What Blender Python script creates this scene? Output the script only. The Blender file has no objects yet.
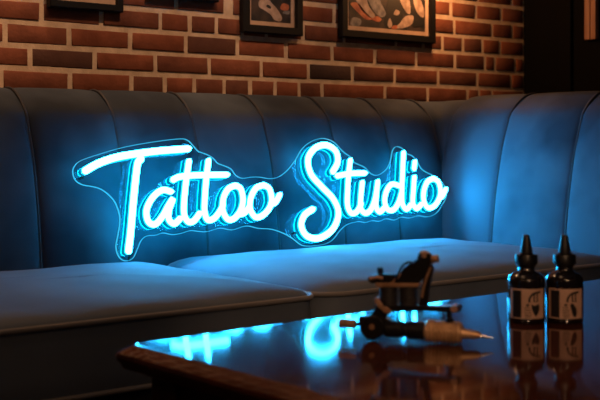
import bpy, bmesh, math, random
from mathutils import Vector, Matrix
random.seed(7)
C = bpy.context.scene.collection
PI = math.pi

# ------------------------------------------------------------------ camera measurements
F = 1114.0; HZ = 140.0; H = 0.77
FX, FY = 0.6225, 0.7826
def ray(px):
    l = (px-300.0)/F
    return FX+FY*l, FY-FX*l
def atY(px, py, Y):                 # photo measurement -> point on a plane of constant Y
    rx, ry = ray(px); d = Y/ry
    return Vector((rx*d, Y, H-(py-HZ)/F*d))
def XatY(px, Y): return atY(px, 0, Y).x

# ------------------------------------------------------------------ materials
def mat(name, col, rough=.5, metal=0, **kw):
    m = bpy.data.materials.new(name); m.use_nodes = True
    b = m.node_tree.nodes['Principled BSDF']
    b.inputs['Base Color'].default_value = (*col, 1)
    b.inputs['Roughness'].default_value = rough
    b.inputs['Metallic'].default_value = metal
    for k, v in kw.items(): b.inputs[k.replace('_', ' ')].default_value = v
    return m
def nodes(m): return m.node_tree.nodes, m.node_tree.links, m.node_tree.nodes['Principled BSDF']
def vary(m, c1, c2, scale=5, stretch=(1, 1, 1), detail=4, bump=0, bscale=None, lo=.35, hi=.65, dist=.002):
    n, l, b = nodes(m)
    tc = n.new('ShaderNodeTexCoord'); mp = n.new('ShaderNodeMapping')
    mp.inputs['Scale'].default_value = stretch
    l.new(tc.outputs['Object'], mp.inputs['Vector'])
    t = n.new('ShaderNodeTexNoise'); t.inputs['Scale'].default_value = scale; t.inputs['Detail'].default_value = detail
    l.new(mp.outputs['Vector'], t.inputs['Vector'])
    r = n.new('ShaderNodeValToRGB')
    r.color_ramp.elements[0].position = lo; r.color_ramp.elements[1].position = hi
    r.color_ramp.elements[0].color = (*c1, 1); r.color_ramp.elements[1].color = (*c2, 1)
    l.new(t.outputs['Fac'], r.inputs['Fac']); l.new(r.outputs['Color'], b.inputs['Base Color'])
    if bump:
        t2 = n.new('ShaderNodeTexNoise'); t2.inputs['Scale'].default_value = bscale or scale*6; t2.inputs['Detail'].default_value = 3
        l.new(mp.outputs['Vector'], t2.inputs['Vector'])
        bp = n.new('ShaderNodeBump'); bp.inputs['Strength'].default_value = bump; bp.inputs['Distance'].default_value = dist
        l.new(t2.outputs['Fac'], bp.inputs['Height']); l.new(bp.outputs['Normal'], b.inputs['Normal'])
    return m
def emis(name, col, s):
    m = mat(name, (0, 0, 0), .4)
    b = m.node_tree.nodes['Principled BSDF']
    b.inputs['Emission Color'].default_value = (*col, 1); b.inputs['Emission Strength'].default_value = s
    return m

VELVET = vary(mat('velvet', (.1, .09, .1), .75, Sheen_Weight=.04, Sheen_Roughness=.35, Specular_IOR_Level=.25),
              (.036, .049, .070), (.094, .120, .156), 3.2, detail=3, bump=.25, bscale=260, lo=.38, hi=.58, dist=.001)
VELVET_SEAT_LIT = vary(mat('velvet_seat_lit', (.1, .09, .1), .8, Sheen_Weight=.03, Sheen_Roughness=.4, Specular_IOR_Level=.25),
              (.125, .155, .200), (.165, .198, .250), 4, detail=3, bump=.3, bscale=240, dist=.001)  # same velvet as the back, lightened in colour for the stronger light on the seat
PIPE = mat('piping_cloth', (.25, .23, .22), .7, Sheen_Weight=.3)
SEAM_SHADE = mat('seam_shade', (.05, .05, .06), .6)  # dark colour standing in for shade in the backrest grooves
RAIL = vary(mat('rail_cloth', (.05, .045, .045), .85), (.040, .036, .038), (.055, .05, .05), 8, bump=.2, bscale=200, dist=.001)
WOOD = vary(mat('mahogany', (.05, .015, .01), .058, Specular_IOR_Level=.5),
            (.045, .012, .006), (.080, .022, .011), 6, stretch=(.5, 2.4, 5), detail=6, bump=.04, bscale=6, lo=.3, hi=.7, dist=.002)
WOODLEG = vary(mat('mahogany_leg', (.05, .015, .01), .3), (.035, .010, .006), (.07, .02, .011), 6, stretch=(6, 6, .6))
BLACKP = mat('black_plastic', (.006, .006, .007), .33)
BLACKG = mat('ink_bottle_plastic', (.008, .006, .007), .12, Coat_Weight=.5)
RUBBER = mat('dropper_rubber', (.010, .010, .012), .38)
LABEL = vary(mat('label_paper', (.45, .3, .2), .6), (.58, .36, .26), (.68, .44, .33), 40)
PRINT = mat('label_ink', (.012, .010, .010), .5)
GUNB = mat('machine_black', (.012, .011, .012), .38, .4)
GUNK = vary(mat('coil_wrap', (.02, .018, .02), .5), (.012, .011, .013), (.03, .026, .028), 200)
BRONZE = vary(mat('bronze', (.36, .2, .12), .42, .5), (.36, .19, .10), (.58, .34, .2), 60)
BRASS = vary(mat('brass_grip', (.6, .38, .2), .42, .45), (.56, .34, .18), (.76, .49, .28), 60)
STEEL = mat('steel', (.6, .58, .56), .25, 1)
FRAME = mat('frame_black', (.006, .006, .007), .6, Specular_IOR_Level=.25)
MATB = vary(mat('mat_board', (.55, .38, .28), .8), (.5, .34, .25), (.6, .42, .31), 30)
ART0 = vary(mat('print_dark', (.03, .02, .02), .6), (.012, .012, .014), (.09, .055, .045), 14, detail=4, lo=.42, hi=.72)
ARTP = vary(mat('print_pale', (.45, .33, .26), .6), (.3, .2, .15), (.55, .4, .32), 40)
ARTG = vary(mat('print_grey', (.2, .19, .19), .6), (.12, .115, .12), (.3, .27, .26), 50)
ARTR = vary(mat('print_red', (.45, .12, .06), .6), (.3, .07, .04), (.6, .2, .09), 40)
ARTK = mat('print_black', (.012, .011, .012), .6)
ACRY = mat('clear_acrylic', (1, 1, 1), .01)
_n, _l, _b = nodes(ACRY)
_t = _n.new('ShaderNodeBsdfTransparent'); _t.inputs['Color'].default_value = (.93, .97, .98, 1)
_g = _n.new('ShaderNodeBsdfGlossy'); _g.inputs['Roughness'].default_value = .02
_w = _n.new('ShaderNodeLayerWeight'); _w.inputs['Blend'].default_value = .5
_p = _n.new('ShaderNodeMath'); _p.operation = 'POWER'; _p.inputs[1].default_value = 5; _l.new(_w.outputs['Facing'], _p.inputs[0])
_f = _n.new('ShaderNodeMath'); _f.operation = 'MULTIPLY_ADD'; _f.inputs[1].default_value = .95; _f.inputs[2].default_value = .025; _l.new(_p.outputs[0], _f.inputs[0])
_m = _n.new('ShaderNodeMixShader')
_l.new(_f.outputs[0], _m.inputs[0]); _l.new(_t.outputs[0], _m.inputs[1]); _l.new(_g.outputs[0], _m.inputs[2])
_l.new(_m.outputs[0], _n['Material Output'].inputs['Surface'])
NEON = emis('neon_core', (.018, .46, 1.0), 60)
NEONS = emis('neon_side_glow', (.004, .38, .8), 5)
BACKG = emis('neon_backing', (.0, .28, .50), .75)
HALO = emis('added_rear_glow', (.0, .42, .80), 13)  # emission of a strip added behind the tubes to light the backrest
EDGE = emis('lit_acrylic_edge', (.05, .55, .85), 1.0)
DARKW = vary(mat('black_paint', (.006, .006, .007), .8, Specular_IOR_Level=.1), (.0025, .0025, .003), (.005, .0045, .004), 3, stretch=(1, 1, .15))
BATTEN = vary(mat('tan_wood', (.4, .2, .12), .6), (.36, .17, .10), (.46, .24, .14), 10, stretch=(5, 5, .4))
PLAST = vary(mat('dark_plaster', (.1, .08, .07), .9), (.08, .065, .055), (.12, .095, .08), 3)
FLOORM = vary(mat('dark_floor', (.03, .02, .015), .4), (.02, .013, .009), (.04, .026, .018), 4, stretch=(1, 8, 1))

# ------------------------------------------------------------------ mesh builder
class MB:
    def __init__(s): s.v = []; s.f = []; s.m = []
    def add(s, vs, fs, mi=0):
        o = len(s.v); s.v += [Vector(v) for v in vs]
        for f in fs: s.f.append(tuple(i+o for i in f)); s.m.append(mi)
        return s
    def box(s, lo, hi, mi=0, M=None):
        x0, y0, z0 = lo; x1, y1, z1 = hi
        vs = [Vector(p) for p in ((x0,y0,z0),(x1,y0,z0),(x1,y1,z0),(x0,y1,z0),(x0,y0,z1),(x1,y0,z1),(x1,y1,z1),(x0,y1,z1))]
        if M: vs = [M @ v for v in vs]
        return s.add(vs, [(0,3,2,1),(4,5,6,7),(0,1,5,4),(1,2,6,5),(2,3,7,6),(3,0,4,7)], mi)
    def rings(s, rings, closed=True, cap=True, mi=0):
        n = len(rings[0]); o = len(s.v)
        for r in rings: s.v += [Vector(p) for p in r]
        for k in range(len(rings)-1):
            for i in range(n if closed else n-1):
                j = (i+1) % n
                s.f.append((o+k*n+i, o+k*n+j, o+(k+1)*n+j, o+(k+1)*n+i)); s.m.append(mi)
        if cap:
            s.f.append(tuple(o+i for i in range(n))[::-1]); s.m.append(mi)
            q = o+(len(rings)-1)*n; s.f.append(tuple(q+i for i in range(n))); s.m.append(mi)
        return s
    def lathe(s, a, b, prof, n=28, mi=0):
        """prof: (t along a->b in 0..1, radius)"""
        a = Vector(a); b = Vector(b); ax = (b-a); d = ax.normalized()
        u = d.orthogonal().normalized(); w = d.cross(u)
        R = [[a+ax*t+(u*math.cos(2*PI*i/n)+w*math.sin(2*PI*i/n))*max(r, 1e-5) for i in range(n)] for t, r in prof]
        return s.rings(R, mi=mi)
    def cyl(s, a, b, r, n=24, bev=.12, mi=0):
        L = (Vector(b)-Vector(a)).length; e = min(bev*r/L, .4)
        return s.lathe(a, b, [(0, r*(1-bev)), (e, r), (1-e, r), (1, r*(1-bev))], n, mi)
    def tube(s, pts, r, n=10, closed=False, mi=0):
        pts = [Vector(p) for p in pts]; N = len(pts); R = []; up = None
        for i in range(N):
            t = (pts[(i+1) % N]-pts[i-1]) if closed else (pts[min(i+1, N-1)]-pts[max(i-1, 0)])
            t.normalize()
            if up is None: up = t.orthogonal().normalized()
            up = (up-t*up.dot(t)).normalized(); w = t.cross(up)
            rr = r[i] if isinstance(r, (list, tuple)) else r
            R.append([pts[i]+(up*math.cos(2*PI*k/n)+w*math.sin(2*PI*k/n))*rr for k in range(n)])
        if closed: R.append(R[0]); return s.rings(R, cap=False, mi=mi)
        return s.rings(R, mi=mi)
    def prism(s, poly, off, mi=0):
        """poly: 3D points of a planar outline, off: thickness vector"""
        off = Vector(off); P = [Vector(p) for p in poly]
        return s.rings([P, [p+off for p in P]], mi=mi)
    def build(s, name, mats, parent=None, ang=35, world=False, bevel=0):
        me = bpy.data.meshes.new(name)
        o = Vector((0, 0, 0))
        if parent is not None and world: o = worldloc(parent)
        me.from_pydata([v-o for v in s.v], [], s.f)
        bm = bmesh.new(); bm.from_mesh(me)
        bmesh.ops.recalc_face_normals(bm, faces=bm.faces); bm.to_mesh(me); bm.free()
        for q in (mats if isinstance(mats, (list, tuple)) else [mats]): me.materials.append(q)
        for p, k in zip(me.polygons, s.m): p.material_index = k; p.use_smooth = True
        me.set_sharp_from_angle(angle=math.radians(ang))
        ob = bpy.data.objects.new(name, me); C.objects.link(ob)
        if parent is not None: ob.parent = parent
        if bevel:
            b = ob.modifiers.new('bevel', 'BEVEL'); b.width = bevel; b.segments = 2; b.limit_method = 'ANGLE'
        return ob
def worldloc(o):
    v = Vector(o.location)
    while o.parent: o = o.parent; v += Vector(o.location)
    return v
def thing(name, label, cat, loc, rz=0, group=None):
    o = bpy.data.objects.new(name, None); C.objects.link(o); o.empty_display_size = .1
    o.location = loc; o.rotation_euler = (0, 0, rz); tag(o, label, cat, group); return o
def tag(o, label, cat, group=None):
    o['label'] = label; o['category'] = cat
    if group: o['group'] = group
    return o
def struct(mb, name, m, **k):
    o = mb.build(name, m, **k); o['kind'] = 'structure'; return o
def cr(pts, step=.25, closed=False):
    """Catmull-Rom resampling"""
    P = [Vector(p) for p in pts]; N = len(P); out = []
    for i in range(N if closed else N-1):
        if closed: a, b, c, d = P[i-1], P[i], P[(i+1) % N], P[(i+2) % N]
        else: a, b, c, d = P[max(i-1, 0)], P[i], P[i+1], P[min(i+2, N-1)]
        k = max(2, int(round(1/step)))
        for j in range(k):
            t = j/k
            out.append(.5*((2*b)+(c-a)*t+(2*a-5*b+4*c-d)*t*t+(3*b-a-3*c+d)*t**3))
    if not closed: out.append(P[-1])
    return out

# ------------------------------------------------------------------ room
WY = 3.05; XR = 3.62; XL = -2.4; YB = -2.2; ZC = 2.7
struct(MB().box((XL, YB, -.05), (XR, WY+.2, 0)), 'floor', FLOORM)
struct(MB().box((XL, YB, ZC), (XR, WY+.2, ZC+.05)), 'ceiling', PLAST)
struct(MB().box((XL-.1, YB, 0), (XL, WY+.2, ZC)), 'wall_left', PLAST)
struct(MB().box((XL, YB-.1, 0), (XR, YB, ZC)), 'wall_front', PLAST)
struct(MB().box((XR, YB, 0), (XR+.1, WY+.2, ZC)), 'wall_right', DARKW)
struct(MB().box((XR-.018, 2.80, 0), (XR, 2.87, 2.15)), 'trim_1', DARKW, bevel=.004)

# brick wall with modelled bricks, one mesh
def brick_wall():
    v0 = .911; ch = .0677; z0 = v0-13*ch
    joints = {13: [1, 69.5, 131, 164.5, 194, 224, 250, 275, 299, 322, 385, 427.5, 467.5, 479, 492],
              14: [29.5, 94.5, 155, 209, 261, 308, 352.5, 394.5, 438, 477.5, 511],
              15: [4.5, 69, 130, 185.5, 237, 286, 332, 375, 416, 455, 485, 495, 515],
              16: [41, 101, 160, 189.5, 216, 242, 266, 303, 344, 396, 423, 442.5, 463, 482.5, 500],
              17: [12, 72, 118, 176, 225, 231, 284, 334, 352, 400, 454, 492, 512],
              18: [50, 98, 160, 205, 250, 300, 345, 385, 420, 451, 476, 501]}
    dark = {(14, 29.5): .30, (15, 185.5): .45, (14, 308): .12, (13, 131): .6, (13, 224): .55, (14, 352.5): .62, (13, 299): .6, (16, 463): .6, (15, 455): .7}
    mort = MB(); mort.box((XL, WY+.003, 0), (XR, WY+.2, ZC), 1)
    tint = []; tint += [1.0]*8
    row = 0; zb = z0-ch*0
    k = -0
    for r in range(0, 40):
        zl = z0+r*ch; zh = zl+ch
        if zh > ZC: break
        js = []
        if r in joints:
            js = [(XatY(p, WY), dark.get((r, p))) for p in joints[r]]
            js = [(x+.002, t) for x, t in js]
        else:
            x = .8+(.1 if r % 2 else 0)
            while x < 3.4:
                js.append((x, None)); x += .2032 if random.random() < .8 else .1016
        x = js[0][0]; left = []
        while x > XL+.25: x -= .2032; left.append((x, None))
        js = left[::-1]+js
        x = js[-1][0]
        while x < XR-.23: x += .2032; js.append((x, None))
        js = [(XL, None)]+js+[(XR-.001, None)]
        for i in range(len(js)-1):
            a = js[i][0]+.0082; b = js[i+1][0]-.0082
            if b-a < .012: continue
            lo, hi = zl+.0086, zh-.0086
            if lo < 0: continue
            j = lambda s=.0014: random.uniform(-s, s)
            yf = WY-random.uniform(.0, .003); e = .0035
            P = [(a+j(), lo+j()), (b+j(), lo+j()), (b+j(), hi+j()), (a+j(), hi+j())]
            cx, cz = (a+b)/2, (lo+hi)/2
            back = [(x, WY+.009, z) for x, z in P]; mid = [(x, yf+e*.8, z) for x, z in P]
            fr = [(x+(e if x < cx else -e), yf, z+(e if z < cz else -e)) for x, z in P]
            mort.rings([back, mid, fr], mi=0)
            t = js[i][1] if js[i][1] is not None else random.uniform(.72, 1.12)
            tint += [t]*12
    ob = mort.build('wall_back', [BRICK, MORTAR], ang=60)
    at = ob.data.attributes.new('brick_tint', 'FLOAT', 'POINT')
    at.data.foreach_set('value', tint[:len(ob.data.vertices)])
    ob['kind'] = 'structure'
BRICK = vary(mat('brick', (.3, .1, .06), .9, Specular_IOR_Level=.2), (.18, .058, .034), (.29, .098, .056), 16, detail=5, bump=.5, bscale=90, lo=.3, hi=.7, dist=.003)
n, l, b = nodes(BRICK)
at_ = n.new('ShaderNodeAttribute'); at_.attribute_name = 'brick_tint'
src = b.inputs['Base Color'].links[0].from_socket
hs = n.new('ShaderNodeMix'); hs.data_type = 'RGBA'; hs.blend_type = 'MIX'
hs.inputs['A'].default_value = (.055, .040, .038, 1)
l.new(at_.outputs['Fac'], hs.inputs['Factor']); l.new(src, hs.inputs['B']); l.new(hs.outputs['Result'], b.inputs['Base Color'])
hs.clamp_factor = False
MORTAR = vary(mat('mortar', (.42, .28, .19), .95, Specular_IOR_Level=.1), (.62, .46, .33), (.80, .62, .46), 25, bump=.5, bscale=150, dist=.003)
brick_wall()

# tan batten on the black wall
bt = MB()
bt.box((XR-.022, 2.677, 1.163), (XR, 2.701, 2.2)); bt.box((XR-.022, 2.704, 1.163), (XR, 2.730, 2.2)); bt.box((XR-.014, 2.688, 1.166), (XR, 2.718, 2.195))
tag(bt.build('wooden_batten', BATTEN, bevel=.002), 'narrow tan grooved wooden batten on the black wall at the far right', 'batten')

# ------------------------------------------------------------------ pictures
def picture(x0, x1, zb, h, label, shapes, border=.024, matw=.016, vs=1):
    w = x1-x0; cx = (x0+x1)/2; t = thing('picture_frame', label, 'picture', (cx+.008, WY-.003, zb))
    D = -.026
    fr = MB()
    o = [(-w/2, 0), (w/2, 0), (w/2, h), (-w/2, h)]; i_ = [(-w/2+border, border), (w/2-border, border), (w/2-border, h-border), (-w/2+border, h-border)]
    def R(p, y): return [(a, y, c) for a, c in p]
    e = .003
    o2 = [(-w/2+e, e), (w/2-e, e), (w/2-e, h-e), (-w/2+e, h-e)]
    fr.rings([R(o, 0), R(o, D+e), R(o2, D), R(i_, D), R(i_, -.006), R(o, 0)], cap=False)
    fr.build('frame', FRAME, t)
    m = MB(); b2 = border+matw
    i2 = [(-w/2+b2, b2), (w/2-b2, b2), (w/2-b2, h-b2), (-w/2+b2, h-b2)]
    m.rings([R(i_, -.005), R(i_, -.009), R(i2, -.009), R(i2, -.006)], cap=False); m.build('mat_board', MATB, t)
    a = MB(); a.box((-w/2+border, -.0065, border), (w/2-border, -.003, h-border), 0)
    iw, ih = w-2*b2, h-2*b2
    for mi, lay, pts in shapes:
        P = cr([(-w/2+b2+u*iw, -.0066-.0003*lay, b2+v*ih*vs) for u, v in pts], .25, True)
        P = [Vector((min(max(p.x, -w/2+b2), w/2-b2), p.y, min(max(p.z, b2), h-b2))) for p in P]
        a.prism(P, (0, .0003, 0), mi)
    a.build('artwork', [ART0, ARTP, ARTG, ARTR, ARTK], t)
    return t
picture(1.457, 1.703, 1.163, .34, 'small black framed print above the left end of the sofa, leftmost on the brick wall',
        [(4, 1, [(.1, .02), (.45, .05), (.6, .1), (.3, .16), (.12, .12)]), (1, 1, [(.5, .2), (.8, .4), (.6, .8), (.3, .6)]), (2, 1, [(.6, .02), (.95, .03), (.9, .1), (.65, .08)])], .021)
picture(1.790, 2.058, 1.222, .34, 'black framed print hung highest, second from left on the brick wall',
        [(2, 1, [(.2, .2), (.8, .3), (.6, .8), (.3, .7)])], .021)
picture(2.156, 2.411, 1.131, .34, 'black framed print of a pale curved shape, third from left on the brick wall',
        [(1, 1, [(.22, .62), (.2, .44), (.34, .34), (.5, .22), (.58, .08), (.72, .04), (.78, .14), (.72, .3), (.62, .46), (.5, .6), (.4, .72)]),
         (4, 2, [(.38, .46), (.48, .40), (.5, .46), (.42, .52)]), (3, 1, [(.74, .42), (.92, .40), (.95, .56), (.8, .6)]), (2, 1, [(.8, .3), (.95, .28), (.97, .38), (.85, .38)]),
         (1, 1, [(.3, .8), (.7, .75), (.8, .9), (.4, .95)])], .026, vs=.44)
picture(2.589, 3.064, 1.140, .38, 'widest black framed print with tangled pale and red shapes, rightmost on the brick wall',
        [(3, 1, [(.03, .62), (.12, .40), (.22, .22), (.3, .25), (.22, .42), (.12, .66)]),
         (1, 1, [(.08, .9), (.16, .5), (.28, .28), (.34, .34), (.26, .6), (.2, .95)]),
         (2, 2, [(.24, .9), (.3, .55), (.40, .32), (.48, .42), (.42, .7), (.36, .98)]),
         (3, 3, [(.3, .24), (.38, .18), (.42, .26), (.36, .34)]),
         (2, 1, [(.03, .03), (.14, .02), (.16, .2), (.06, .24)]),
         (4, 2, [(.46, .1), (.6, .0), (.7, .3), (.66, .8), (.52, .95), (.48, .5)]),
         (1, 3, [(.52, .03), (.56, .12), (.53, .32), (.50, .16)]),
         (1, 3, [(.58, .45), (.63, .42), (.66, .52), (.61, .58)]),
         (1, 3, [(.6, .05), (.66, .2), (.74, .42), (.84, .44), (.82, .2), (.7, .06)]),
         (3, 4, [(.55, .02), (.62, .03), (.62, .12), (.57, .1)]),
         (1, 3, [(.66, .9), (.74, .55), (.8, .52), (.78, .95)]),
         (1, 3, [(.84, .98), (.88, .6), (.97, .42), (.99, .6), (.93, .98)]),
         (4, 4, [(.84, .12), (.98, .2), (.98, .34), (.86, .3)])], .026, .017, vs=.44)

# ------------------------------------------------------------------ sofa
sofa = thing('sofa', 'long grey velvet channel-back corner sofa with high wing against the brick wall', 'sofa', (1.2, 2.3, 0))
PROF = [(2.575, .36), (2.58, .43), (2.59, .52), (2.602, .60), (2.618, .68), (2.638, .745), (2.664, .80), (2.688, .85), (2.745, .888), (2.795, .908), (2.85, .912), (2.90, .898), (2.94, .865), (2.96, .82), (2.965, .6), (2.965, .12)]
PR = cr([(a if a < 2.62 else 2.62+(a-2.62)*.76, 0, b-.004*(b > .7)-.004*(b > .84)) for a, b in PROF], .34)
def channel(u0, u1, swap, b0=.019, dz=0):
    mb = MB(); N = 18; rings = []
    for i in range(N+1):
        u = i/N; s = abs(2*u-1)
        u = .5+.5*math.copysign(1-(1-s)**1.6, 2*u-1)        # denser towards the seams
        s = abs(2*u-1); bl = b0*(max(0, 1-s**3.6))**.5
        ring = []
        for k, p in enumerate(PR):
            a = PR[max(k-1, 0)]; c = PR[min(k+1, len(PR)-1)]
            t = (c-a).normalized(); nn = Vector((-t.z, 0, t.x))      # outward
            f = (1 if p.z < .80 else max(.3, 1-(p.z-.80)*9)) if p.x < 2.86 else .2
            q = p+nn*bl*f
            z = q.z+(dz if q.z > .8 else dz*max(0, (q.z-.5)/.3))
            w = u0+(u1-u0)*u
            ring.append((w, q.x, z) if not swap else (q.x+.07, w, z))
        rings.append(ring)
    mb.rings(rings, closed=False, cap=False)
    # closing side faces
    for ring in (rings[0], rings[-1]):
        mb.add(ring, [tuple(range(len(ring)))])
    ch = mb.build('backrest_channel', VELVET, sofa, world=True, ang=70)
    sp = MB(); P = []
    for k, p in enumerate(PR[:-2]):
        z = p.z+(dz if p.z > .8 else dz*max(0, (p.z-.5)/.3))
        P.append((u1, p.x-.0035, z+.003*(p.z > .86)) if not swap else (p.x+.0665, u0, z+.003*(p.z > .86)))
    sp.tube(P, .0042, 8); sp.build('seam_shade_strip', SEAM_SHADE, ch, world=True)  # dark strip sunk in the groove, paints the shade of the crease
    return ch
xs = [-.265, -.015, .235, .485, .735, .985, 1.235, 1.485, 1.735, 1.985, 2.24, 2.47, 2.70]
xs = [x-.010 for x in xs]
for a, b in zip(xs, xs[1:]):
    if b < 2.6: channel(a, b, False)
channel(2.46, 2.685, False)
ys = [2.615, 2.363, 2.079, 1.80]
for a, b in zip(ys, ys[1:]): channel(b, a, True, dz=.012)
# corner block where the two rolls meet
def corner():
    mb = MB(); rings = []
    for k, p in enumerate(PR):
        # square ring path: outer corner box in x,y following both profiles
        x1 = p.x+.07; y1 = p.x
        rings.append([(x1, 2.60, p.z+.012), (x1+.0, y1, p.z+.006), (2.66, y1, p.z)])
    mb.rings(rings, closed=False, cap=False)
    bx = 3.03
    return mb
cm = MB(); cr_r = []
for p in PR:
    o_ = p.x-2.575
    cx, cy = 2.575+.07+.0, 2.575
    ring = [(2.645+o_, 2.55, p.z+.006), (2.645+o_, 2.575+o_*.6, p.z+.004), (2.645+o_*.97, 2.575+o_*.97, p.z+.002), (2.645+o_*.6, 2.575+o_, p.z), (2.62, 2.575+o_, p.z)]
    cr_r.append(ring)
cm.rings(cr_r, closed=False, cap=False)
cm.build('backrest_corner', VELVET, sofa, world=True, ang=80)

def rrect(x0, x1, y0, y1, r, n=7, ins=0):
    x0 += ins; x1 -= ins; y0 += ins; y1 -= ins; r = max(r-ins*.6, .004); P = []
    for cx, cy, a in ((x1-r, y0+r, -PI/2), (x1-r, y1-r, 0), (x0+r, y1-r, PI/2), (x0+r, y0+r, PI)):
        for k in range(n+1):
            t = a+PI/2*k/n; P.append((cx+r*math.cos(t), cy+r*math.sin(t)))
    # subdivide long sides
    out = []
    for i in range(len(P)):
        a = Vector(P[i]); b = Vector(P[(i+1) % len(P)]); out.append(a)
        if (i % (n+1)) == n:
            for k in range(1, 12): out.append(a.lerp(b, k/12))
    return out
def cushion(x0, x1, y0=1.885, y1=2.60, r=.05):
    mb = MB(); lev = [(.03, .280), (.006, .284), (0, .295), (.0, .33), (-.003, .38), (0, .418), (.004, .430), (.014, .439), (.03, .446), (.06, .453), (.10, .459), (.16, .465), (.24, .469), (.33, .471)]
    rg = []
    for ins, z in lev:
        rg.append([(p.x, p.y, z+.0015*math.sin(p.x*23+ins*30)*(1 if z > .44 else 0)+.001*math.sin(p.y*31)) for p in rrect(x0, x1, y0, y1, r, ins=ins)])
    mb.rings(rg)
    c = mb.build('seat_cushion', VELVET_SEAT_LIT, sofa, world=True, ang=80)
    pp = MB()
    pp.tube([(p.x, p.y, .427) for p in rrect(x0, x1, y0, y1, r, ins=-.003)], .0055, closed=True)
    pp.tube([(p.x, p.y, .290) for p in rrect(x0, x1, y0, y1, r, ins=-.001)], .0050, closed=True)
    pp.build('piping', PIPE, c, world=True)
cushion(-.27, .575); cushion(.59, 1.55, r=.045); cushion(1.558, 2.66, r=.085)
MB().box((-.27, 1.915, .08), (2.66, 2.9, .285)).build('base_rail', RAIL, sofa, world=True, bevel=.01)
MB().box((2.66, 1.815, .08), (3.02, 2.9, .40)).build('wing_base', RAIL, sofa, world=True, bevel=.01)
for x, y in ((-.2, 1.98), (1.2, 1.98), (2.9, 1.9), (-.2, 2.84), (1.2, 2.84), (2.9, 2.84)):
    MB().cyl((x, y, 0), (x, y, .085), .025).build('foot', BLACKP, sofa, world=True)

# ------------------------------------------------------------------ neon sign
SY = 2.502; LEAN = .24
BN = Vector((0, 1, -LEAN)).normalized()       # board normal, leaning back against the backrest
def atS(px, py, off=0):
    rx, ry = ray(px); v = Vector((rx, ry, -(py-HZ)/F)); o = Vector((0, SY, .46))-Vector((0, 0, H))
    return Vector((0, 0, H))+v*((o.dot(BN)+off)/v.dot(BN))
#                                   # board plane stands on the seat just in front of the back
TO = -.026                                  # tube centre line plane
sign = thing('neon_sign', 'glowing cyan cursive neon sign reading Tattoo Studio on the sofa seat', 'sign', (1.85, SY, .470))
outline = [(73,172),(75.5,180),(82.5,184.5),(91,186),(100,188.5),(108,194),(115,202),(119.5,214),(120,224),(118,236),(116.2,247),(119,256.5),(125,260.5),(132.5,258),(137,249),(141,240),(147,235.5),(155,235),(163,232.6),(172,234.3),(181,233),(190,230.3),(198,231),(207,231.3),(220,227.8),(232,229.6),(246,225.6),(258,228),(271.5,229),(284,233.3),(293.5,239),(302,245),(313,245.6),(325,243.6),(333,239),(340,230),(347,224.3),(358,221.3),(365,222.2),(372,220.3),(379,221),(386,218.4),(394,219.8),(401,216.8),(409,217.8),(418,215.5),(427,216.6),(436,213),(443,203),(446.5,194),(443,184),(434,176.5),(425,171.8),(420.5,168),(417,161.5),(412,156),(406,153.5),(402,148.6),(396,147),(392.4,151.3),(390.5,161),(386.5,169.5),(378,175.5),(371,174),(365,168),(359,165),(354,162.5),(350,157),(345,153.5),(340,149),(333,142),(322.4,138.7),(311,142),(302,149.4),(295,161),(287,171),(278,177.5),(269,179),(260,177.5),(251,177.5),(242,178.6),(235.5,175.5),(231,169.5),(224,166),(217.5,163.5),(213,158.5),(206,154.5),(198,151.5),(193,146),(188,141),(180,139.2),(154,142.2),(124,147.6),(97.5,155.2),(81,161),(75,166)]
O3 = [atS(x, y) for x, y in outline]
O3 = cr(O3, .25, True)
bd = MB(); TH = .005
bd.rings([[p+BN*(TH/2) for p in O3], [p-BN*(TH/2) for p in O3]])
board = bd.build('acrylic_board', ACRY, sign, world=True, ang=40)
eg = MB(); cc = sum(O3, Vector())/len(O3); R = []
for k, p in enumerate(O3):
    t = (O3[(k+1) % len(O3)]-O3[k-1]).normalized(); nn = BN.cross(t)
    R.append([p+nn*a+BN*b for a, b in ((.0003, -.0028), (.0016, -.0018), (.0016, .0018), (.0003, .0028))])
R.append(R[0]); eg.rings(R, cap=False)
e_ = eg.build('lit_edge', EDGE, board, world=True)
e_['label'] = 'glowing cyan cut edge of the clear board'

def sweep(mb, pts, ra, yc, prof, core=None):
    """planar stroke with round ends: prof(k)-> (a along in-plane normal, b along y)"""
    P = pts; N = len(P); rings = []
    def ring(c, nrm, sc):
        return [c+nrm*(a*sc)+BN*b for a, b in prof]
    T = [(P[min(i+1, N-1)]-P[max(i-1, 0)]).normalized() for i in range(N)]
    nr = [t.cross(BN) for t in T]
    for k in (5, 4, 3, 2, 1):
        t = k/5*PI/2; rings.append([c for c in ring(P[0]-T[0]*ra*math.sin(t), nr[0], max(math.cos(t), .05))])
    for i in range(N): rings.append(ring(P[i], nr[i], 1))
    for k in (1, 2, 3, 4, 5):
        t = k/5*PI/2; rings.append(ring(P[-1]+T[-1]*ra*math.sin(t), nr[-1], max(math.cos(t), .05)))
    o = len(mb.m); mb.rings(rings); n = len(prof)
    if core:
        for q in range(len(rings)-1):
            for i in range(n):
                mb.m[o+q*n+i] = 0 if (core[0] <= i < core[1]) else 1
ra = .0086
front = [(ra*math.cos(PI*k/10), -.001-ra*.95*math.sin(PI*k/10)) for k in range(11)]+[(-ra, .004), (ra, .004)]
rb = .0098
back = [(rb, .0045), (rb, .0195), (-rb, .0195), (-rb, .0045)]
halo = [(.0098, .0196), (.0098, .0208), (-.0098, .0208), (-.0098, .0196)]
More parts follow.
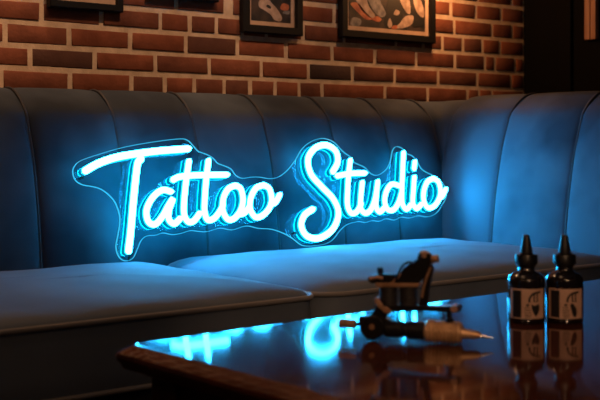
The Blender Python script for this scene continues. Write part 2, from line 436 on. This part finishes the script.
letters = [
 ('T', [[(85,171),(96.5,164.3),(110.5,159),(126,155.4),(155,151.4),(177,149.6),(187.5,148.8)], [(140.5,159.5),(137.6,163),(135.8,175),(133.2,200),(130.6,230),(128.2,251)]]),
 ('a', [[(170,191.6),(162,190.2),(152.5,197.5),(146.3,210),(148,221.5),(155,224.3),(162.5,216),(168,206),(172.5,199.5),(168.8,210),(168.6,219.5),(174,223.8),(179.5,219)]]),
 ('t', [[(188.5,162),(186.3,177),(184.2,196),(183.6,213),(187.5,221.5),(193.5,221),(199,214)], [(173,179.8),(179,177),(190,175.7),(198,175.3)]]),
 ('t', [[(208,161.5),(206,178),(204.6,196),(204.2,211),(207,219.6),(213,219),(218.5,213),(222.5,206)], [(198,175.3),(210,175),(226,174.8)]]),
 ('o', [[(235,185.6),(228,189),(223.2,198),(222.4,210),(227,219),(233.5,218.8),(240,211),(242.6,200),(240.3,189),(235,185.6)], [(238,214.5),(244,213),(249,207)]]),
 ('o', [[(263.5,185.3),(256,188),(250.8,197),(249.6,208),(254.5,216.8),(261.5,216),(268.5,209),(271.3,200),(269,189),(263.5,185.3)], [(270.5,204),(275,202.5),(279,195.5)]]),
 ('S', [[(332.4,171.8),(337.2,162.3),(335.3,151.4),(326,145.3),(315,148.2),(307.7,159),(310.5,174),(321.5,187),(333,199.3),(338,213.5),(332.6,229),(319.5,238),(307,236.3),(301,226.5),(303.8,215.8),(312,209.5)]]),
 ('t', [[(349.8,161),(348.2,174),(347.2,190),(347,205),(350.5,213),(356,212.2),(360.5,205)], [(337,176),(350,173.6),(364,173.2)]]),
 ('u', [[(361.8,183.2),(360.3,198),(360.3,208.5),(365,213.2),(370.6,209.5),(374.8,198),(377.2,182.4)], [(377.2,182.4),(375.8,198),(375.8,207.5),(379.5,212),(384,207.8)]]),
 ('d', [[(398.5,185.8),(391.5,184.3),(386.2,191),(384.2,201),(387,209.3),(393,210),(398,203),(401.4,192)], [(403,153.5),(402,174),(401.4,192),(402,204),(406,209.3),(410.5,205)]]),
 ('i', [[(413.8,178),(412.8,192),(412.4,203),(416.2,208.6),(421,204.5)], [(414.3,162.5),(413.6,168.5)]]),
 ('o', [[(433,178.6),(427,182),(423.4,191),(423.2,200),(426.8,207.4),(433,206.8),(438.2,200),(440,191.5),(437.8,182),(433,178.6)], [(438.5,199),(442,196),(445,189.8)]]),
]
for ch, strokes in letters:
    mb = MB(); hb = MB(); gb = MB()
    for s in strokes:
        P = cr([atS(x, y, TO) for x, y in s], .125)
        sweep(mb, P, ra, 0, [(a*(1.08 if ch in 'TS' else .97), b) for a, b in front], (0, 10)); sweep(hb, P, rb, 0, back); sweep(gb, P, .0098, 0, halo)
    t = mb.build('neon_letter', [NEON, NEONS], sign, world=True, ang=50)
    t['label'] = 'glowing cyan-white letter '+ch
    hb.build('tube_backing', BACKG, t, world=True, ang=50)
    gb.build('added_glow_strip', HALO, t, world=True, ang=50)  # added emitter facing the sofa, not a part of the tube
for px, py in ((294, 233.5), (81, 178), (440, 206), (183, 143.5)):
    p = atS(px, py)
    MB().cyl(p-BN*.008, p+BN*.008, .0042).build('standoff', STEEL, sign, world=True)

# ------------------------------------------------------------------ table
TZ = .4465
KS = (H-TZ)/.34
table = thing('coffee_table', 'dark glossy mahogany coffee table with moulded edge in front of the sofa', 'table', (.933*KS, 1.631*KS, 0), math.radians(2))
TL, TW = 1.55, .90
tt = MB(); rg = []
for ins, z in ((.06, -.040), (-.006, -.040), (-.014, -.036), (-.016, -.030), (-.022, -.024), (-.0235, -.018), (-.021, -.012), (-.014, -.008), (-.006, -.0045), (-.001, -.0022), (.002, -.0004), (.004, 0), (.006, 0), (.03, 0), (.1, 0)):
    rg.append([(p.x, p.y, TZ+z) for p in rrect(0, TL, -TW, 0, .014, n=5, ins=ins)])
tt.rings(rg); tt.build('tabletop', WOOD, table, ang=28)
ap = MB(); a0 = .035
for lo, hi in (((a0, -TW+a0, .30), (TL-a0, -TW+a0+.022, TZ-.039)), ((a0, -a0-.022, .30), (TL-a0, -a0, TZ-.039)), ((a0, -TW+a0, .30), (a0+.022, -a0, TZ-.039)), ((TL-a0-.022, -TW+a0, .30), (TL-a0, -a0, TZ-.039))):
    ap.box(lo, hi)
ap.build('apron', WOODLEG, table)
for x in (.025, TL-.09):
    for y in (-.09, -TW+.025):
        q = MB(); R = []
        for z, s in ((0, .021), (.28, .0325), (TZ-.039, .0325)):
            R.append([(x+.0325+s*a, y+.0325+s*b, z) for a, b in ((-1, -1), (1, -1), (1, 1), (-1, 1))])
        q.rings(R).build('leg', WOODLEG, table, bevel=.003)

# ------------------------------------------------------------------ ink bottles
def bottle(x, y, rz, label, idx):
    t = thing('ink_bottle', label, 'bottle', (x, y, TZ), rz, 'ink bottles on the coffee table'); t.scale = (KS, KS, KS)
    R = .0345
    prof = [(0, 0), (0, R-.004), (.0015, R-.001), (.004, R), (.078, R), (.083, R-.001), (.0885, R-.005), (.0925, R-.012), (.095, R-.0175), (.0975, .0150), (.106, .0148), (.106, 0)]
    mb = MB(); mb.lathe((0, 0, 0), (0, 0, 1), prof, 48); mb.build('body', BLACKG, t, ang=50)
    c = MB(); n = 72; rg = []
    for z, r in ((.103, .0160), (.1035, .0172), (.107, .0182), (.1075, .0178), (.1085, .0198), (.1095, .0205), (.124, .0205), (.1265, .0195), (.1272, .013)):
        rg.append([((r+(.0006 if (k % 2 and .109 < z < .125) else 0))*math.cos(2*PI*k/n), (r+(.0006 if (k % 2 and .109 < z < .125) else 0))*math.sin(2*PI*k/n), z) for k in range(n)])
    c.rings(rg).build('screw_collar', BLACKP, t, ang=40)
    d = MB(); d.lathe((0, 0, 0), (0, 0, 1), [(.127, .013), (.1275, .0135), (.1290, .0136), (.1295, .0112), (.136, .0108), (.145, .0092), (.153, .0078), (.159, .0070), (.1615, .0064), (.1628, .004), (.163, 0)], 32)
    d.build('dropper_bulb', RUBBER, t)
    def patch(mb, a0, a1, z0, z1, rr, n=24, mi=0):
        A = [a0+(a1-a0)*k/n for k in range(n+1)]
        mb.rings([[(rr*math.cos(a), rr*math.sin(a), z) for a in A] for z in (z0, z1)], closed=False, cap=False, mi=mi)
    def blob(mb, pts, rr):     # outline in (angle position s in metres, z)
        P = cr([(s, 0, z) for s, z in pts], .25, True)
        cx = sum((p.x for p in P))/len(P); cz = sum((p.z for p in P))/len(P)
        rings = []
        for sc in (1, .66, .33, .01):
            rings.append([(rr*math.cos((cx+(p.x-cx)*sc)/rr), rr*math.sin((cx+(p.x-cx)*sc)/rr), cz+(p.z-cz)*sc) for p in P])
        mb.rings(rings, cap=False)
    lb = MB(); r1 = R+.0004; mm = .001
    patch(lb, -1.02, 1.02, .0105, .0655, r1); lab = lb.build('label', LABEL, t, ang=60)
    lab['label'] = 'tan paper label with black print'
    pr = MB(); r2 = R+.0007; S = lambda s: s/r2
    patch(pr, S(-.030), S(-.0115), .0125, .0625, r2, 8)            # black block
    # arched heading with two T-like strokes
    def stroke(pts, w):
        P = cr([(a, 0, c) for a, c in pts], .25); L = []
        for i, p in enumerate(P):
            tt_ = (P[min(i+1, len(P)-1)]-P[max(i-1, 0)]).normalized(); nn = Vector((-tt_.z, 0, tt_.x))*w/2
            L.append([p+nn, p-nn])
        pr.rings([[(r2*math.cos(q.x/r2), r2*math.sin(q.x/r2), q.z) for q in pair] for pair in L], closed=False, cap=False)
    stroke([(.003, .041), (.0035, .048), (.008, .0545), (.015, .058), (.026, .0595)], .0038)
    stroke([(.0125, .056), (.0122, .049), (.0125, .0425)], .0028)
    stroke([(.0185, .058), (.0185, .050), (.0190, .0430)], .0028)
    stroke([(.0105, .0425), (.021, .0425)], .0015)
    blob(pr, [(-.0035, .036), (.0, .0385), (.0035, .0355), (.0, .0335)], r2)
    for z, a, b_ in ((.031, -.006, .004), (.0265, -.006, .0065), (.022, -.006, .006), (.0175, -.006, .0075), (.014, -.004, .0055)):
        patch(pr, S(a), S(b_), z-.0007, z+.0007, r2, 4)
    if idx: blob(pr, [(.008, .036), (.0125, .039), (.0195, .031), (.0215, .021), (.0185, .0135), (.0135, .0165), (.0105, .026)], r2)
    else: blob(pr, [(.0075, .037), (.0135, .0345), (.0215, .0375), (.0235, .028), (.017, .0155), (.0125, .019), (.008, .029)], r2)
    p_ = pr.build('label_print', PRINT, lab, ang=60)
def place(px, d): l = (px-300)/F; return FX*d+FY*l*d, FY*d-FX*l*d
x, y = place(526.3, 2.085*KS); bottle(x, y, math.atan2(-y, -x)+.07, 'black ink dropper bottle beside the tattoo machine, the left one of the two', 0)
x, y = place(564.5, 2.085*KS); bottle(x, y, math.atan2(-y, -x)+.07, 'black ink dropper bottle at the right edge, the right one of the two', 1)

# ------------------------------------------------------------------ tattoo machine
l0 = (375-300)/F; A = Vector((FX+FY*l0, FY-FX*l0, 0))*1.895*KS
l1 = (445-300)/F; B = Vector((FX+FY*l1, FY-FX*l1, 0))*1.862*KS
gd = (B-A).normalized(); gn = Vector((gd.y, -gd.x, 0))          # gn points towards the camera side
if gn.dot(-A) < 0: gn = -gn
def G(px, py, off=0):
    rx, ry = ray(px); dd = Vector((rx, ry, 0))
    # intersection of the sight line's ground track with the machine's own vertical plane
    s = (A.x*gn.x+A.y*gn.y)/(dd.x*gn.x+dd.y*gn.y)
    return Vector((rx*s, ry*s, H-(py-HZ)/F*s))+gn*off
gun = thing('tattoo_machine', 'black and bronze coil tattoo machine with ribbed brass grip lying on the table', 'tattoo machine', (G(405, 340).x, G(405, 340).y, TZ))
def gp(mb, name, m, **k): return mb.build(name, m, gun, world=True, **k)
K = KS/602
def plate(mb, poly, th, off=0): return mb.prism([G(x, y, off-th/2) for x, y in poly], gn*th)
# grip with ribs
pr = []; NR = 9
for i in range(NR):
    t0 = .04+.92*i/NR; w = .92/NR
    pr += [(t0, 10.2*K), (t0+w*.2, 11.3*K), (t0+w*.62, 11.3*K), (t0+w*.82, 10.2*K)]
gp(MB().lathe(G(425, 330.5), G(462, 333.2), [(0, 8*K), (.01, 9.6*K)]+pr+[(.98, 10*K), (1, 8.5*K)], 36), 'grip', BRASS, ang=25)
gp(MB().lathe(G(461, 333.2), G(481, 335.6), [(0, 6*K), (.25, 4.8*K), (.7, 4.3*K), (.86, 3.4*K), (1, 2.2*K)], 24), 'tip', BRASS)
gp(MB().lathe(G(480, 335.5), G(493.5, 338.6), [(0, 2.3*K), (.5, 1.4*K), (1, .35*K)], 12), 'needle', STEEL)
gp(MB().lathe(G(385, 328.5), G(426, 330.7), [(0, 7*K), (.05, 8.8*K), (.45, 8.8*K), (.47, 7.6*K), (.55, 7.6*K), (.57, 9.2*K), (.97, 9.2*K), (1, 7*K)], 28), 'back_tube', GUNB, ang=25)
c = G(373.5, 327)
q = MB(); q.cyl(c-gn*.011, c+gn*.011, 12.6*K, 32, .1); gp(q, 'clamp_disc', GUNB)
q = MB(); q.cyl(c+gn*.011+Vector((0, 0, .002)), c+gn*.015+Vector((0, 0, .002)), 3.2*K, 6, .1); gp(q, 'bolt', BRONZE, ang=20)
q = MB(); plate(q, [(360, 315.5), (384, 316.5), (392, 320), (392, 326), (362, 325), (359, 320)], .016); gp(q, 'rear_frame', GUNB, bevel=.0012)
q = MB(); q.cyl(G(354, 323.8), G(366, 324.5), 2.2*K); gp(q, 'shaft', GUNB)
pr = [(0, 3.6*K), (.06, 4.8*K)]
for i in range(7): pr += [(.1+.11*i, 5.1*K), (.13+.11*i, 5.1*K), (.155+.11*i, 4.6*K), (.19+.11*i, 4.6*K)]
gp(MB().lathe(G(339, 323.2), G(356, 324), pr+[(.95, 4.8*K), (1, 3.8*K)], 24), 'knob', BRONZE, ang=25)
# lower bar
q = MB(); plate(q, [(377, 305), (384, 304.6), (445, 305.6), (459, 304.8), (462, 307.5), (460, 311), (442, 311.2), (420, 310.4), (384, 311.5), (377, 309)], .018)
gp(q, 'lower_bar', GUNB, bevel=.001)
q = MB(); q.cyl(G(448.5, 311), G(449.5, 322), 3*K); q.cyl(G(449.3, 318), G(449.6, 322.5), 4.6*K); gp(q, 'clamp_screw', GUNB)
q = MB(); q.cyl(G(455, 308, -.011), G(455, 308, .013), 3.6*K, 20); gp(q, 'bar_screw', BRONZE)
# coils
for x in (388.5, 408.5):
    q = MB(); q.lathe(G(x, 305), G(x, 285.5), [(0, 9.8*K), (.06, 9.8*K), (.08, 9.0*K), (.9, 9.0*K), (.92, 9.8*K), (1, 9.8*K)], 32); gp(q, 'coil', GUNK, ang=25)
q = MB(); plate(q, [(377, 282), (378, 286), (420, 286), (421, 282.6)], .030); gp(q, 'top_plate', BRONZE, bevel=.0008)
q = MB(); plate(q, [(376, 297.5), (378.5, 296.5), (384, 303), (393, 309.5), (392, 313), (386, 311.5), (377, 303)], .020, .004); gp(q, 'foot_strap', BRONZE, bevel=.0008)
q = MB(); plate(q, [(377.5, 305), (390, 308), (386, 318), (372, 319), (370, 316)], .014); gp(q, 'frame_neck', GUNB, bevel=.001)
q = MB(); plate(q, [(419, 306), (427.5, 306), (429, 290), (433.5, 268), (430, 262), (426.5, 264), (422.5, 285)], .014, -.004); gp(q, 'frame_post', GUNB, bevel=.001)
q = MB(); q.tube([G(x, y, .006) for x, y in ((422.5, 297), (424, 288), (427.5, 276), (431.5, 267))], 1.2*K); gp(q, 'post_rib', BRONZE)
# armature and spring
q = MB(); plate(q, [(392, 284), (418.5, 284), (425, 277), (429, 268), (432, 262), (431, 253.5), (419.5, 252.6), (417.5, 259), (411, 262.5), (404, 268), (399, 276)], .016); gp(q, 'armature', GUNB, bevel=.001)
q = MB(); q.cyl(G(424.5, 257.5), G(424.8, 251.6), 5.6*K, 24); q.cyl(G(424.8, 252.2), G(424.9, 250.6), 3.4*K, 24); gp(q, 'binding_post', BRONZE)
q = MB(); q.cyl(G(430, 259.5), G(438.5, 258.3), 3.8*K, 20); gp(q, 'contact_screw', BRONZE)
q = MB(); q.tube(cr([G(x, y, .011) for x, y in ((397, 281), (399.5, 273), (404, 265), (410, 261.4), (415, 262.5))], .25), 1.3*K); gp(q, 'spring', GUNB)
q = MB(); q.tube([G(x, y, .010) for x, y in ((393, 283), (398.5, 277), (401, 273))], 1.5*K); gp(q, 'spring_clip', BRONZE)
q = MB(); plate(q, [(370, 275.5), (383, 273.5), (393, 274), (402, 273), (401, 282.5), (384, 283), (371, 282.6), (368.5, 279)], .016); gp(q, 'contact_block', GUNB, bevel=.001)
q = MB(); q.cyl(G(380.3, 274), G(380, 267.2), 3.1*K, 20); gp(q, 'thumb_screw', GUNB)
q = MB(); q.tube([G(x, y, .010) for x, y in ((371, 278), (378, 276.5), (384, 277.5))], 1.6*K); gp(q, 'terminal', BRONZE)

# ------------------------------------------------------------------ warm lights: inferred room lamps and unseen added fills
def light(kind, loc, power, col, size=.1, target=None, **kw):
    d = bpy.data.lights.new('warm_light', kind); d.energy = power; d.color = col
    if kind == 'AREA': d.size = size
    else: d.shadow_soft_size = size
    for k, v in kw.items(): setattr(d, k, v)
    o = bpy.data.objects.new('warm_light', d); C.objects.link(o); o.location = loc
    if target is not None: o.rotation_euler = (Vector(target)-Vector(loc)).to_track_quat('-Z', 'Y').to_euler()
    return o
W = (1.0, .56, .30)
light('AREA', (.9, 1.45, 2.6), 2.2, W, .5, (.9, 1.5, 0))  # unseen overhead fill, added for the seat front and table
light('SPOT', (.0, -.9, 1.9), 64, W, .04, (1.42, 1.15, .5), spot_size=math.radians(24), spot_blend=.8)  # unseen narrow spot, added to brighten the bottles and machine
for lx, pw in ((.7, 13), (1.7, 11), (2.7, 7)):
    light('SPOT', (lx, 1.9, 2.5), pw*5.4, W, .06, (lx, 3.05, 1.38), spot_size=math.radians(52), spot_blend=.75)  # unseen spots added to wash the bricks while sparing the sofa
light('POINT', (3.02, 2.90, 1.42), 5, (1, .42, .14), .045)
light('AREA', (1.4, 2.86, 2.6), 9, W, .2, (1.4, 2.78, 0))  # unseen fill from above, added to lift the sofa's top edge
light('POINT', (-.7, .6, 1.7), 4.5, W, .05)
light('POINT', (.9, -.7, 1.7), 2, W, .03)
light('POINT', (-.2, -.6, 2.1), 2, W, .03)
light('POINT', (.6, .2, 2.2), 2, W, .03)
w = bpy.data.worlds.new('world'); bpy.context.scene.world = w; w.use_nodes = True
w.node_tree.nodes['Background'].inputs['Color'].default_value = (.02, .015, .012, 1)

# ------------------------------------------------------------------ camera
cd = bpy.data.cameras.new('camera'); cam = bpy.data.objects.new('camera', cd); C.objects.link(cam)
cam.location = (0, 0, H); cam.rotation_euler = (PI/2, 0, -math.atan2(FX, FY))
cd.sensor_width = 36; cd.lens = F/600*36; cd.shift_y = -(200-HZ)/600
cd.dof.use_dof = True; cd.dof.focus_distance = 3.0; cd.dof.aperture_fstop = 5.4
cd.clip_start = .02
sc = bpy.context.scene; sc.camera = cam
sc.view_settings.view_transform = 'Standard'; sc.view_settings.look = 'None'; sc.view_settings.gamma = 1
sc.view_settings.use_curve_mapping = False; sc.view_settings.exposure = 0
